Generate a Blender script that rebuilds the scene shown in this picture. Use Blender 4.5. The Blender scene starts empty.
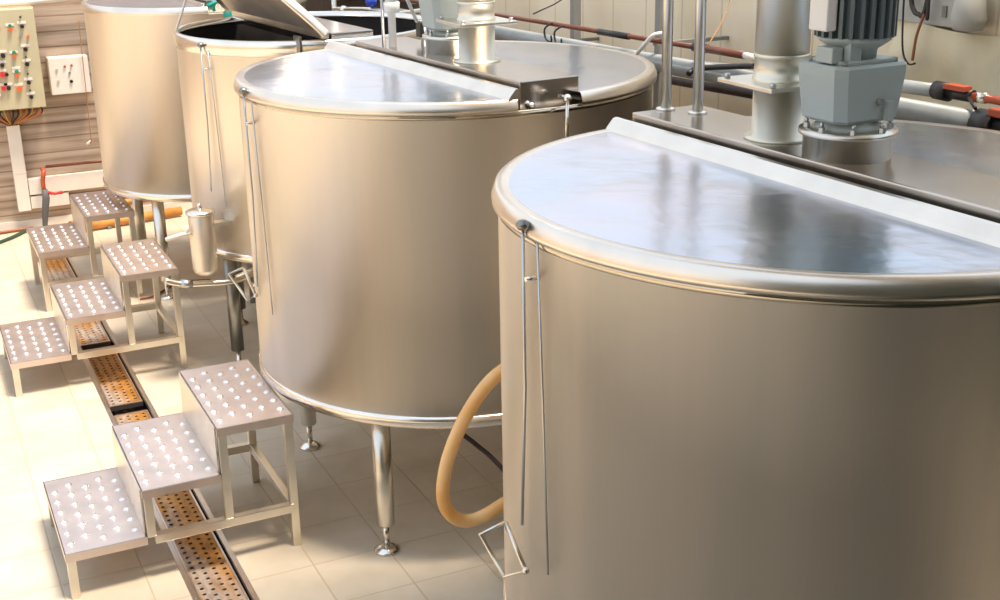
import bpy, bmesh, math, random
from mathutils import Vector, Matrix
random.seed(7)
SC = bpy.context.scene
COL = SC.collection
PI = math.pi

# ------------------------------------------------------------------ materials
def _sock(n, *names):
    for k in names:
        if k in n.inputs: return n.inputs[k]
def base_mat(name, col, rough=.5, metal=0., spec=.5, coat=0.):
    m = bpy.data.materials.new(name); m.use_nodes = True
    nt = m.node_tree; b = nt.nodes['Principled BSDF']
    b.inputs['Base Color'].default_value = (*col, 1)
    b.inputs['Roughness'].default_value = rough
    b.inputs['Metallic'].default_value = metal
    b.inputs['Specular IOR Level'].default_value = spec
    b.inputs['Coat Weight'].default_value = coat
    return m, nt, b
def noise_to(nt, scale, detail=4, vec=None, rough=.5):
    n = nt.nodes.new('ShaderNodeTexNoise'); n.inputs['Scale'].default_value = scale
    n.inputs['Detail'].default_value = detail; n.inputs['Roughness'].default_value = rough
    if vec is not None: nt.links.new(vec, n.inputs['Vector'])
    return n
def mapping(nt, scale=(1, 1, 1), rot=(0, 0, 0), coord='Object'):
    t = nt.nodes.new('ShaderNodeTexCoord'); mp = nt.nodes.new('ShaderNodeMapping')
    mp.inputs['Scale'].default_value = scale; mp.inputs['Rotation'].default_value = rot
    nt.links.new(t.outputs[coord], mp.inputs['Vector']); return mp.outputs['Vector']
def ramp(nt, fac, stops):
    r = nt.nodes.new('ShaderNodeValToRGB'); e = r.color_ramp.elements
    while len(e) < len(stops): e.new(.5)
    for k, (p, c) in zip(e, stops):
        k.position = p; k.color = (*c, 1) if len(c) == 3 else c
    nt.links.new(fac, r.inputs['Fac']); return r.outputs['Color']
def bump(nt, b, h, strength=.2, dist=.002):
    n = nt.nodes.new('ShaderNodeBump'); n.inputs['Strength'].default_value = strength
    n.inputs['Distance'].default_value = dist
    nt.links.new(h, n.inputs['Height']); nt.links.new(n.outputs['Normal'], b.inputs['Normal'])

def metal_mat(name, col, rough=.3, var=.06, scale=(6, 6, 6), bumpy=0., aniso=0., col2=None):
    m, nt, b = base_mat(name, col, rough, 1.)
    v = mapping(nt, scale)
    n = noise_to(nt, 1., 5, v)
    c2 = col2 or tuple(max(0, c * .86) for c in col)
    nt.links.new(ramp(nt, n.outputs['Fac'], [(.3, c2), (.7, col)]), b.inputs['Base Color'])
    mr = nt.nodes.new('ShaderNodeMapRange'); mr.inputs['To Min'].default_value = max(.02, rough - var)
    mr.inputs['To Max'].default_value = rough + var
    nt.links.new(n.outputs['Fac'], mr.inputs['Value']); nt.links.new(mr.outputs['Result'], b.inputs['Roughness'])
    if aniso:
        b.inputs['Anisotropic'].default_value = aniso
        tg = nt.nodes.new('ShaderNodeTangent'); tg.direction_type = 'RADIAL'; tg.axis = 'Z'
        nt.links.new(tg.outputs['Tangent'], b.inputs['Tangent'])
    if bumpy: bump(nt, b, n.outputs['Fac'], bumpy, .012)
    return m

M = {}
M['tank'] = metal_mat('brushed_tank_steel', (.84, .76, .665), .42, .05, (7, 7, .12), 0, .3, (.75, .70, .605))
M['lid'] = metal_mat('satin_lid_steel', (.73, .70, .77), .23, .07, (2.4, 2.4, 2.4), .9, 0, (.54, .64, .76))
M['rim'] = metal_mat('polished_rim_steel', (.90, .86, .79), .2, .04)
M['lip'] = metal_mat('lid_lip_steel', (.88, .80, .70), .30, .05)
M['under'] = metal_mat('brushed_underside_steel', (.85, .76, .66), .6, .05)
M['band'] = metal_mat('mirror_band_steel', (.62, .55, .44), .06, .02)
M['box'] = metal_mat('box_steel', (.58, .54, .50), .22, .05, (4, 4, 4), .04)
M['pipe'] = metal_mat('pipe_steel', (.80, .76, .67), .3, .05)
M['stool'] = metal_mat('stool_steel', (.84, .79, .69), .32, .07, (9, 9, 9))
M['tread'] = metal_mat('tread_steel', (.82, .70, .645), .40, .05, (9, 9, 9))
M['stud'] = metal_mat('worn_stud_steel', (.97, .92, .90), .30, .05, (9, 9, 9))
M['duct'] = metal_mat('duct_steel', (.82, .77, .64), .42, .05)
M['drainrim'] = metal_mat('drain_rim_steel', (.74, .66, .60), .33, .06)
M['darksteel'] = metal_mat('dark_steel', (.30, .30, .28), .35, .05)
def rust_grate():
    m, nt, b = base_mat('rusty_grate', (.6, .45, .25), .45, .6)
    v = mapping(nt, (1.0, .35, 1))
    n = noise_to(nt, 3.4, 4, v)
    n2 = noise_to(nt, 40, 3, v)
    c = ramp(nt, n.outputs['Fac'], [(.40, (.62, .52, .44)), (.50, (.62, .30, .07)), (.62, (.42, .20, .05)), (.72, (.50, .42, .28))])
    mx = nt.nodes.new('ShaderNodeMix'); mx.data_type = 'RGBA'; mx.blend_type = 'MULTIPLY'; mx.inputs['Factor'].default_value = .6
    nt.links.new(c, mx.inputs['A'])
    nt.links.new(ramp(nt, n2.outputs['Fac'], [(.35, (.55, .5, .45)), (.6, (1, 1, 1))]), mx.inputs['B'])
    nt.links.new(mx.outputs['Result'], b.inputs['Base Color']); return m
M['grate'] = rust_grate()

def plain(name, col, rough=.6, var=.85, sc=12, **k):
    m, nt, b = base_mat(name, col, rough, **k)
    n = noise_to(nt, sc, 4, mapping(nt))
    nt.links.new(ramp(nt, n.outputs['Fac'], [(.3, tuple(c * var for c in col)), (.7, col)]), b.inputs['Base Color'])
    return m
M['cabinet'] = plain('cabinet_paint', (.56, .50, .33), .5, .93)
M['addeddark'] = plain('added_reflection_darkener', (.045, .05, .035), .5)  # for the unseen pieces added to darken the nearest tank's reflection
M['white'] = plain('white_plastic', (.86, .80, .72), .45, .95)
M['whitepipe'] = plain('white_pipe_paint', (.80, .80, .76), .35, .93)
M['black'] = plain('black_plastic', (.018, .016, .015), .45)
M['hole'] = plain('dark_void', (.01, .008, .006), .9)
M['red'] = plain('red_plastic', (.75, .03, .03), .4)
M['orangered'] = plain('orange_button', (.85, .16, .04), .4)
M['green'] = plain('green_plastic', (.02, .28, .16), .4)
M['teal'] = plain('teal_green_plastic', (.0, .30, .24), .4)
M['blue'] = plain('blue_plastic', (.02, .07, .55), .35)
M['gearpaint'] = plain('grey_green_enamel', (.42, .465, .43), .38, .93, 5)
M['motorpaint'] = plain('dark_grey_green_enamel', (.14, .17, .165), .4, .9, 8)
M['copper'] = plain('brown_red_pipe_paint', (.17, .05, .022), .45, .75)
M['copperred'] = plain('orange_red_pipe_paint', (.50, .09, .035), .45, .8)
M['wallpipe'] = plain('grey_pipe_paint', (.36, .39, .39), .4, .8)
M['galv'] = metal_mat('galvanised_pipe', (.60, .62, .62), .38, .06)
M['greypaint'] = plain('grey_post_paint', (.25, .25, .23), .5)
M['darkbrown'] = plain('dark_brown_paint', (.05, .03, .02), .6, .6)
M['wire_y'] = plain('yellow_wire', (.65, .40, .06), .5)
M['wire_b'] = plain('brown_wire', (.30, .10, .04), .5)
M['wire_d'] = plain('dark_wire', (.03, .02, .02), .5)
M['wire_r'] = plain('orange_wire', (.65, .20, .04), .5)
M['cord'] = plain('tan_cord', (.42, .22, .10), .7)
M['greenhose'] = plain('dark_green_hose', (.03, .08, .045), .45)
M['orangepipe'] = plain('orange_pipe_lagging', (.72, .32, .07), .6, .55, 6)
M['greyrag'] = plain('grey_rubber', (.12, .12, .12), .7)
M['cream'] = plain('cream_cloth', (.74, .66, .47), .9, .8, 6)
M['greycloth'] = plain('grey_cloth', (.50, .50, .46), .9, .75, 6)
M['woodplank'] = plain('plywood', (.55, .42, .25), .6, .8)

def hose_mat():
    m, nt, b = base_mat('amber_hose_rubber', (.80, .45, .14), .32)
    b.inputs['Subsurface Weight'].default_value = .25
    b.inputs['Subsurface Radius'].default_value = (.03, .015, .004)
    b.inputs['Coat Weight'].default_value = .3
    n = noise_to(nt, 7, 3, mapping(nt))
    nt.links.new(ramp(nt, n.outputs['Fac'], [(.35, (.80, .40, .10)), (.65, (.86, .55, .24))]), b.inputs['Base Color'])
    return m
M['hose'] = hose_mat()

def floor_mat():
    m, nt, b = base_mat('floor_tiles', (.78, .71, .58), .34)
    t = nt.nodes.new('ShaderNodeTexCoord'); sp = nt.nodes.new('ShaderNodeSeparateXYZ')
    nt.links.new(t.outputs['Object'], sp.inputs[0])
    def math_(op, a, bb=None):
        n = nt.nodes.new('ShaderNodeMath'); n.operation = op
        for i, q in enumerate((a, bb)):
            if q is None: continue
            if isinstance(q, (int, float)): n.inputs[i].default_value = q
            else: nt.links.new(q, n.inputs[i])
        return n.outputs[0]
    ds = []; cells = []
    for ax, off, p in ((0, .272, .3075), (1, .01, .3075)):
        u = math_('DIVIDE', math_('SUBTRACT', sp.outputs[ax], off), p)
        f = math_('FRACT', u); cells.append(math_('FLOOR', u))
        ds.append(math_('MINIMUM', f, math_('SUBTRACT', 1., f)))
    d = math_('MINIMUM', ds[0], ds[1])
    gm = nt.nodes.new('ShaderNodeMapRange'); gm.inputs['From Min'].default_value = .006; gm.inputs['From Max'].default_value = .014
    nt.links.new(d, gm.inputs['Value'])
    cx = nt.nodes.new('ShaderNodeCombineXYZ'); nt.links.new(cells[0], cx.inputs[0]); nt.links.new(cells[1], cx.inputs[1])
    wn = nt.nodes.new('ShaderNodeTexWhiteNoise'); wn.noise_dimensions = '3D'; nt.links.new(cx.outputs[0], wn.inputs['Vector'])
    tile = ramp(nt, wn.outputs['Value'], [(0, (.60, .52, .405)), (1, (.65, .57, .45))])
    n = noise_to(nt, 5, 5, t.outputs['Object'])
    mx = nt.nodes.new('ShaderNodeMix'); mx.data_type = 'RGBA'; mx.blend_type = 'MULTIPLY'; mx.inputs['Factor'].default_value = 1.
    nt.links.new(tile, mx.inputs['A']); nt.links.new(ramp(nt, n.outputs['Fac'], [(.3, (.86, .85, .82)), (.65, (1, 1, 1))]), mx.inputs['B'])
    g = nt.nodes.new('ShaderNodeMix'); g.data_type = 'RGBA'
    nt.links.new(gm.outputs['Result'], g.inputs['Factor']); g.inputs['A'].default_value = (.50, .40, .27, 1)
    nt.links.new(mx.outputs['Result'], g.inputs['B']); nt.links.new(g.outputs['Result'], b.inputs['Base Color'])
    bump(nt, b, gm.outputs['Result'], .35, .003)
    return m
M['floor'] = floor_mat()

def plank_mat():
    m, nt, b = base_mat('wood_plank_cladding', (.5, .4, .3), .5)
    t = nt.nodes.new('ShaderNodeTexCoord')
    mp = nt.nodes.new('ShaderNodeMapping'); mp.inputs['Scale'].default_value = (.9, 1, 16); nt.links.new(t.outputs['Object'], mp.inputs['Vector'])
    n = noise_to(nt, 1.2, 5, mp.outputs['Vector'], .6)
    sp = nt.nodes.new('ShaderNodeSeparateXYZ'); nt.links.new(t.outputs['Object'], sp.inputs[0])
    mm = nt.nodes.new('ShaderNodeMath'); mm.operation = 'DIVIDE'; mm.inputs[1].default_value = .115; nt.links.new(sp.outputs[2], mm.inputs[0])
    fr = nt.nodes.new('ShaderNodeMath'); fr.operation = 'FRACT'; nt.links.new(mm.outputs[0], fr.inputs[0])
    c = ramp(nt, n.outputs['Fac'], [(.28, (.24, .17, .125)), (.45, (.40, .30, .225)), (.6, (.53, .42, .33)), (.75, (.62, .53, .43))])
    l = ramp(nt, fr.outputs[0], [(0, (.35, .28, .25)), (.07, (.45, .38, .34)), (.13, (1, 1, 1)), (1, (1, 1, 1))])
    mx = nt.nodes.new('ShaderNodeMix'); mx.data_type = 'RGBA'; mx.blend_type = 'MULTIPLY'; mx.inputs['Factor'].default_value = .75
    nt.links.new(c, mx.inputs['A']); nt.links.new(l, mx.inputs['B']); nt.links.new(mx.outputs['Result'], b.inputs['Base Color'])
    return m
M['plank'] = plank_mat()
def panel_mat():
    m, nt, b = base_mat('cream_wall_panels', (.62, .52, .36), .55)
    t = nt.nodes.new('ShaderNodeTexCoord'); sp = nt.nodes.new('ShaderNodeSeparateXYZ'); nt.links.new(t.outputs['Object'], sp.inputs[0])
    mm = nt.nodes.new('ShaderNodeMath'); mm.operation = 'DIVIDE'; mm.inputs[1].default_value = .33; nt.links.new(sp.outputs[1], mm.inputs[0])
    fr = nt.nodes.new('ShaderNodeMath'); fr.operation = 'FRACT'; nt.links.new(mm.outputs[0], fr.inputs[0])
    n = noise_to(nt, 2.2, 4, t.outputs['Object'])
    c = ramp(nt, n.outputs['Fac'], [(.3, (.74, .61, .42)), (.6, (.86, .76, .58))])
    l = ramp(nt, fr.outputs[0], [(0, (.55, .5, .45)), (.02, (.7, .66, .6)), (.045, (1, 1, 1)), (1, (1, 1, 1))])
    mx = nt.nodes.new('ShaderNodeMix'); mx.data_type = 'RGBA'; mx.blend_type = 'MULTIPLY'; mx.inputs['Factor'].default_value = .7
    nt.links.new(c, mx.inputs['A']); nt.links.new(l, mx.inputs['B']); nt.links.new(mx.outputs['Result'], b.inputs['Base Color'])
    return m
M['panel'] = panel_mat()
M['plainwall'] = plain('painted_wall', (.06, .065, .045), .8, .9, 2)
M['warmwall'] = plain('warm_painted_wall', (.80, .66, .48), .8, .92, 2)
M['shade_ceiling'] = plain('shade_ceiling_paint', (.72, .72, .70), .8, .95, 2)

# ------------------------------------------------------------------ mesh builder (world coordinates)
class MB:
    def __init__(s): s.v = []; s.f = []; s.sm = []
    def add(s, vs, fs, smooth=False):
        o = len(s.v); s.v += [tuple(p) for p in vs]
        s.f += [tuple(i + o for i in f) for f in fs]; s.sm += [smooth] * len(fs); return s
    def box(s, a, b, rz=0, bev=0):
        x0, y0, z0 = a; x1, y1, z1 = b
        if bev <= 0:
            vs = [(x, y, z) for z in (z0, z1) for (x, y) in ((x0, y0), (x1, y0), (x1, y1), (x0, y1))]
            fs = [(0, 3, 2, 1), (4, 5, 6, 7), (0, 1, 5, 4), (1, 2, 6, 5), (2, 3, 7, 6), (3, 0, 4, 7)]
        else:
            bm = bmesh.new(); bmesh.ops.create_cube(bm, size=1)
            for v in bm.verts:
                v.co = Vector(((x0 + x1) / 2 + v.co.x * (x1 - x0), (y0 + y1) / 2 + v.co.y * (y1 - y0), (z0 + z1) / 2 + v.co.z * (z1 - z0)))
            bmesh.ops.bevel(bm, geom=bm.edges[:], offset=bev, segments=2, affect='EDGES', profile=.6)
            bm.verts.index_update()
            vs = [v.co.copy() for v in bm.verts]; fs = [tuple(v.index for v in f.verts) for f in bm.faces]; bm.free()
        if rz:
            cx, cy = (x0 + x1) / 2, (y0 + y1) / 2; c, n = math.cos(rz), math.sin(rz)
            vs = [(cx + (p[0] - cx) * c - (p[1] - cy) * n, cy + (p[0] - cx) * n + (p[1] - cy) * c, p[2]) for p in vs]
        return s.add(vs, fs)
    def xf(s, mat, start=0):
        for i in range(start, len(s.v)): s.v[i] = tuple(mat @ Vector(s.v[i]))
        return s
    def lathe(s, cx, cy, prof, n=48, smooth=True, cap=True, a0=0, a1=2 * PI):
        full = abs(a1 - a0 - 2 * PI) < 1e-6; k = n if full else n + 1
        vs = []
        for r, z in prof:
            for i in range(k):
                a = a0 + (a1 - a0) * i / n; vs.append((cx + r * math.cos(a), cy + r * math.sin(a), z))
        fs = []
        for j in range(len(prof) - 1):
            for i in range(n):
                i2 = (i + 1) % k
                fs.append((j * k + i, j * k + i2, (j + 1) * k + i2, (j + 1) * k + i))
        s.add(vs, fs, smooth)
        if cap and full:
            o = len(s.v) - len(vs)
            s.f.append(tuple(o + i for i in reversed(range(k)))); s.sm.append(False)
            s.f.append(tuple(o + (len(prof) - 1) * k + i for i in range(k))); s.sm.append(False)
        return s
    def cyl(s, cx, cy, z0, z1, r, n=32, bev=0):
        if bev: return s.lathe(cx, cy, [(r - bev, z0), (r, z0 + bev), (r, z1 - bev), (r - bev, z1)], n)
        return s.lathe(cx, cy, [(r, z0), (r, z1)], n)
    def tube(s, pts, r, n=12, smooth_pts=0, cap=True):
        P = [Vector(p) for p in pts]
        if smooth_pts:
            Q = []
            for i in range(len(P) - 1):
                p0 = P[max(i - 1, 0)]; p1 = P[i]; p2 = P[i + 1]; p3 = P[min(i + 2, len(P) - 1)]
                for k in range(smooth_pts):
                    t = k / smooth_pts
                    Q.append(.5 * ((2 * p1) + (p2 - p0) * t + (2 * p0 - 5 * p1 + 4 * p2 - p3) * t * t + (3 * p1 - p0 - 3 * p2 + p3) * t ** 3))
            Q.append(P[-1]); P = Q
        vs = []; fs = []; up = None
        for i, p in enumerate(P):
            d = (P[min(i + 1, len(P) - 1)] - P[max(i - 1, 0)]).normalized()
            if up is None:
                up = Vector((0, 0, 1)) if abs(d.z) < .9 else Vector((1, 0, 0))
            u = (up - d * up.dot(d)).normalized(); w = d.cross(u); up = u
            rr = r[i] if isinstance(r, (list, tuple)) else r
            for k in range(n):
                a = 2 * PI * k / n; vs.append(p + (u * math.cos(a) + w * math.sin(a)) * rr)
        for i in range(len(P) - 1):
            for k in range(n):
                k2 = (k + 1) % n; fs.append((i * n + k, i * n + k2, (i + 1) * n + k2, (i + 1) * n + k))
        o = len(s.v); s.add(vs, fs, True)
        if cap:
            s.f.append(tuple(o + i for i in reversed(range(n)))); s.sm.append(False)
            s.f.append(tuple(o + (len(P) - 1) * n + i for i in range(n))); s.sm.append(False)
        return s
    def prism(s, poly, z0, z1, smooth=False):
        n = len(poly)
        vs = [(x, y, z0) for x, y in poly] + [(x, y, z1) for x, y in poly]
        fs = [tuple(reversed(range(n))), tuple(range(n, 2 * n))] + [(i, (i + 1) % n, n + (i + 1) % n, n + i) for i in range(n)]
        return s.add(vs, fs, smooth)
    def sphere(s, c, r, n=16, sz=1):
        prof = [(max(1e-4, r * math.sin(PI * i / 10)), c[2] - r * sz * math.cos(PI * i / 10)) for i in range(11)]
        return s.lathe(c[0], c[1], prof, n)
    def build(s, name, mat, parent=None, loc=None):
        me = bpy.data.meshes.new(name); o = bpy.data.objects.new(name, me); COL.objects.link(o)
        off = Vector(loc) if loc is not None else (world_loc(parent) if parent else Vector((0, 0, 0)))
        me.from_pydata([tuple(Vector(p) - off) for p in s.v], [], s.f); me.update()
        me.polygons.foreach_set('use_smooth', s.sm)
        me.materials.append(M[mat] if isinstance(mat, str) else mat)
        bm = bmesh.new(); bm.from_mesh(me); bmesh.ops.recalc_face_normals(bm, faces=bm.faces[:]); bm.to_mesh(me); bm.free()
        if loc is not None and not parent: o.location = off
        if parent: o.parent = parent
        return o
def world_loc(o):
    l = Vector((0, 0, 0))
    while o is not None: l += o.location; o = o.parent
    return l
def tag(o, label=None, cat=None, group=None, kind=None):
    if label: o['label'] = label
    if cat: o['category'] = cat
    if group: o['group'] = group
    if kind: o['kind'] = kind
    return o
def thing(name, loc, label, cat, group=None):
    o = bpy.data.objects.new(name, None); COL.objects.link(o); o.location = loc; o.empty_display_size = .1
    return tag(o, label, cat, group)
def struct(name, mb, mat): return tag(mb.build(name, mat), kind='structure')
def single(name, mb, mat, loc, label, cat, group=None): return tag(mb.build(name, mat, None, loc), label, cat, group)
def copy_tree(o, parent=None):
    c = o.copy(); COL.objects.link(c)
    if parent is not None: c.parent = parent
    for ch in list(o.children): copy_tree(ch, c)
    return c

# ------------------------------------------------------------------ room
WY = 10.25; WX = 3.5
DX0, DX1, DY0, DY1 = .715, .925, 1.0, 9.55
fl = MB()
def quad(mb, x0, y0, x1, y1, z=0): mb.add([(x0, y0, z), (x1, y0, z), (x1, y1, z), (x0, y1, z)], [(0, 1, 2, 3)])
FX0, FX1, FY0, FY1 = -4.5, WX, -1.2, WY
quad(fl, FX0, FY0, DX0, FY1); quad(fl, DX1, FY0, FX1, FY1); quad(fl, DX0, FY0, DX1, DY0); quad(fl, DX0, DY1, DX1, FY1)
struct('floor', fl, 'floor')
struct('wall_far', MB().box((FX0, WY, 0), (WX + .1, WY + .1, 2.5)), 'plank')
struct('wall_right', MB().box((WX, FY0, 0), (WX + .1, WY, 2.5)), 'panel')
struct('trim_1', MB().box((WX - .02, 1.9, 0), (WX, WY, 1.42)), 'darkbrown')
struct('wall_left', MB().box((FX0 - .1, FY0, 0), (FX0, WY, 1.6)), 'warmwall')
struct('wall_near', MB().box((FX0, FY0 - .1, 0), (WX, FY0, 4.2)), 'plainwall')
struct('shade_ceiling', MB().box((.9, FY0, 4.2), (WX, 3.2, 4.3)), 'shade_ceiling')  # partial unseen slab, added to shade the floor near the camera
struct('added_dark_floor', MB().box((.95, FY0, 0), (WX - .02, 1.35, .012)), 'addeddark')  # unseen dark patch, added to darken what the nearest tank reflects
struct('added_dark_panel', MB().box((WX - .05, FY0, .012), (WX - .001, 1.9, 2.5)), 'addeddark')  # unseen dark panel, added to darken the nearest tank's right side
struct('baseboard_far', MB().box((FX0, WY - .015, 0), (WX, WY, .07)), 'white')

# ------------------------------------------------------------------ perforated plates
def cell_plate(mb, x0, x1, y0, y1, z, nx, py, ro, ri, h, stagger=True, th=.002, n=10, bumps=None):
    """plate between x0..x1, y0..y1 in nx columns of cells with a raised crater and a hole"""
    cw = (x1 - x0) / nx
    for i in range(nx):
        a, b = x0 + i * cw, x0 + (i + 1) * cw
        off = py / 2 if (stagger and i % 2) else 0
        y = y0; cuts = [y0]
        m = int((y1 - y0 - py / 2 - 1e-6) // py) if stagger else int(round((y1 - y0) / py))
        rest = (y1 - y0) - m * py
        s0 = y0 + (rest / 2 if not stagger else (rest - py / 2) / 2 + off)
        if s0 > y0 + 1e-6: mb.add([(a, y0, z), (b, y0, z), (b, s0, z), (a, s0, z)], [(0, 1, 2, 3)])
        e0 = s0 + m * py
        if e0 < y1 - 1e-6: mb.add([(a, e0, z), (b, e0, z), (b, y1, z), (a, y1, z)], [(0, 1, 2, 3)])
        for k in range(m):
            c, d = s0 + k * py, s0 + (k + 1) * py
            cx, cy = (a + b) / 2, (c + d) / 2
            sq = []
            for q in range(n):
                t = 2 * PI * (q + .5) / n; ux, uy = math.cos(t), math.sin(t)
                sq.append((ux, uy))
            # outer ring on the square: corners + ray hits
            outer = []; hx, hy = (b - a) / 2, (d - c) / 2
            for ux, uy in sq:
                f = min(hx / abs(ux) if abs(ux) > 1e-6 else 9, hy / abs(uy) if abs(uy) > 1e-6 else 9)
                outer.append((cx + ux * f, cy + uy * f, z))
            ring = [(cx + ux * ro, cy + uy * ro, z) for ux, uy in sq]
            top = [(cx + ux * ri * 1.25, cy + uy * ri * 1.25, z + h) for ux, uy in sq]
            inn = [(cx + ux * ri, cy + uy * ri, z + h * .9) for ux, uy in sq]
            bot = [(cx + ux * ri, cy + uy * ri, z - th) for ux, uy in sq]
            cor = [(a, c, z), (b, c, z), (b, d, z), (a, d, z)]
            vs = outer + ring + top + inn + bot + cor; fs = []
            for q in range(n):
                q2 = (q + 1) % n
                fs.append((q, q2, n + q2, n + q))
            mb.add(vs, fs)
            o = len(mb.v) - len(vs)
            # corner triangles
            for ci, (px, py_, _) in enumerate(cor):
                best = None
                for q in range(n):
                    q2 = (q + 1) % n; A, B = outer[q], outer[q2]
                    if abs(A[0] - B[0]) > 1e-7 and abs(A[1] - B[1]) > 1e-7:
                        dd = abs((A[0] + B[0]) / 2 - px) + abs((A[1] + B[1]) / 2 - py_)
                        if best is None or dd < best[0]: best = (dd, q, q2)
                if best and best[0] < cw: mb.f.append((o + 5 * n + ci, o + best[1], o + best[2])); mb.sm.append(False)
            if bumps is not None:
                dome = []
                for (fr, fz) in ((1., 0.), (.86, .42), (.62, .80), (.34, .97), (.12, 1.)):
                    dome += [(cx + ux * ro * fr, cy + uy * ro * fr, z + h * fz) for ux, uy in sq]
                bumps.add(dome, [(lv * n + q, lv * n + (q + 1) % n, (lv + 1) * n + (q + 1) % n, (lv + 1) * n + q) for lv in range(4) for q in range(n)] + [tuple(range(4 * n, 5 * n))], True)
            for lv in (() if bumps is not None else (1, 2, 3)):
                for q in range(n):
                    q2 = (q + 1) % n
                    mb.f.append((o + lv * n + q, o + lv * n + q2, o + (lv + 1) * n + q2, o + (lv + 1) * n + q)); mb.sm.append(lv == 1)

# ------------------------------------------------------------------ floor drain
dr = thing('floor_drain', ((DX0 + DX1) / 2, 4, 0), 'long steel drain channel set in the pale tiles, running under the three step platforms', 'floor drain')
ch = MB(); D = -.10
ch.add([(DX0, DY0, 0), (DX1, DY0, 0), (DX1, DY1, 0), (DX0, DY1, 0), (DX0, DY0, D), (DX1, DY0, D), (DX1, DY1, D), (DX0, DY1, D)],
       [(0, 4, 5, 1), (1, 5, 6, 2), (2, 6, 7, 3), (3, 7, 4, 0), (4, 7, 6, 5)])
ch.build('channel', 'darkbrown', dr)
for a, b in ((DX0 - .008, DX0 + .012), (DX1 - .012, DX1 + .008)):
    MB().box((a, DY0, -.02), (b, DY1, .004)).build('rim', 'drainrim', dr)
gz = -.022
for (a, b) in ((1.05, 2.5), (2.52, 3.98), (4.0, 5.35), (5.36, 6.24), (6.36, 7.26), (7.38, 8.3), (8.4, 9.5)):
    g = MB(); cell_plate(g, DX0 + .027, DX1 - .027, a, b, gz, 4, .044, .012, .0085, .0012, n=8)
    g.build('grate', 'grate', dr)
    f = MB()
    f.box((DX0 + .019, a, gz - .02), (DX0 + .027, b, gz + .004)); f.box((DX1 - .027, a, gz - .02), (DX1 - .019, b, gz + .004))
    f.box((DX0 + .027, a, gz - .02), (DX1 - .027, a + .014, gz + .005)); f.box((DX0 + .027, b - .014, gz - .02), (DX1 - .027, b, gz + .005))
    f.build('grate_frame', 'drainrim', dr)

# ------------------------------------------------------------------ step platforms
def make_steps(name, x0, y0, label, levels, steps_x):
    d = .675; w = .304; r = .194
    root = thing(name, (x0 + w * len(levels) / 2, y0 + d / 2, 0), label, 'step platform', 'steel step platforms')
    t = .034
    for i, lv in enumerate(levels):
        xa, xb = x0 + i * w, x0 + (i + 1) * w; z = r * lv
        tr = MB(); bp = MB(); cell_plate(tr, xa, xb, y0, y0 + d, z, 5, .0945, .0155, .0030, .0085, n=12, bumps=bp)
        # folded aprons
        tr.box((xa, y0 - .002, z - .034), (xb, y0 + .003, z)); tr.box((xa, y0 + d - .003, z - .034), (xb, y0 + d + .002, z))
        tr.box((xa - .001, y0, z - .034), (xa + .003, y0 + d, z)); tr.box((xb - .003, y0, z - .034), (xb + .001, y0 + d, z))
        k0 = len(tr.f); nv = len(tr.v); tr.v += bp.v; tr.f += [tuple(q + nv for q in f) for f in bp.f]; tr.sm += bp.sm
        tro = tr.build('tread', 'tread', root); tro.data.materials.append(M['stud'])
        for pi in range(k0, len(tro.data.polygons)): tro.data.polygons[pi].material_index = 1
        for yy in (y0 + .003, y0 + d - t - .003):
            MB().box((xa + .003, yy, 0 if i == 0 else .185), (xa + .003 + t, yy + t, z - .003), bev=.003).build('leg' if i == 0 else 'upright', 'stool', root)
            if i == len(levels) - 1:
                MB().box((xb - t - .003, yy, 0), (xb - .003, yy + t, z - .003), bev=.003).build('leg', 'stool', root)
        if i > 0:
            MB().box((xa - .006, y0 + .02, r * levels[i - 1] + .001), (xa - .002, y0 + d - .02, z - .002)).build('riser', 'stool', root)
    xe = x0 + w * len(levels)
    for yy in (y0 - .001, y0 + d - t + .001):
        MB().box((x0 + (0 if levels[0] > 1 else w) + .03, yy, .155), (xe - .02, yy + t, .192), bev=.003).build('rail', 'stool', root)
    MB().box((xe - t - .003, y0 + .03, .155), (xe - .006, y0 + d - .03, .189), bev=.003).build('rail', 'stool', root)
    return root
near = make_steps('step_platform', .292, 4.49, 'three tread perforated steel step platform nearest the camera', (1, 2, 3), 0)
mid = copy_tree(near); mid.location.x += .014; mid.location.y += 2.19
mid['label'] = 'middle three tread steel step platform, between the near and far platforms'
far = make_steps('step_platform', .625, 8.06, 'two tread steel step platform farthest back, beside the wall cables', (2, 3), 0)

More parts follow.
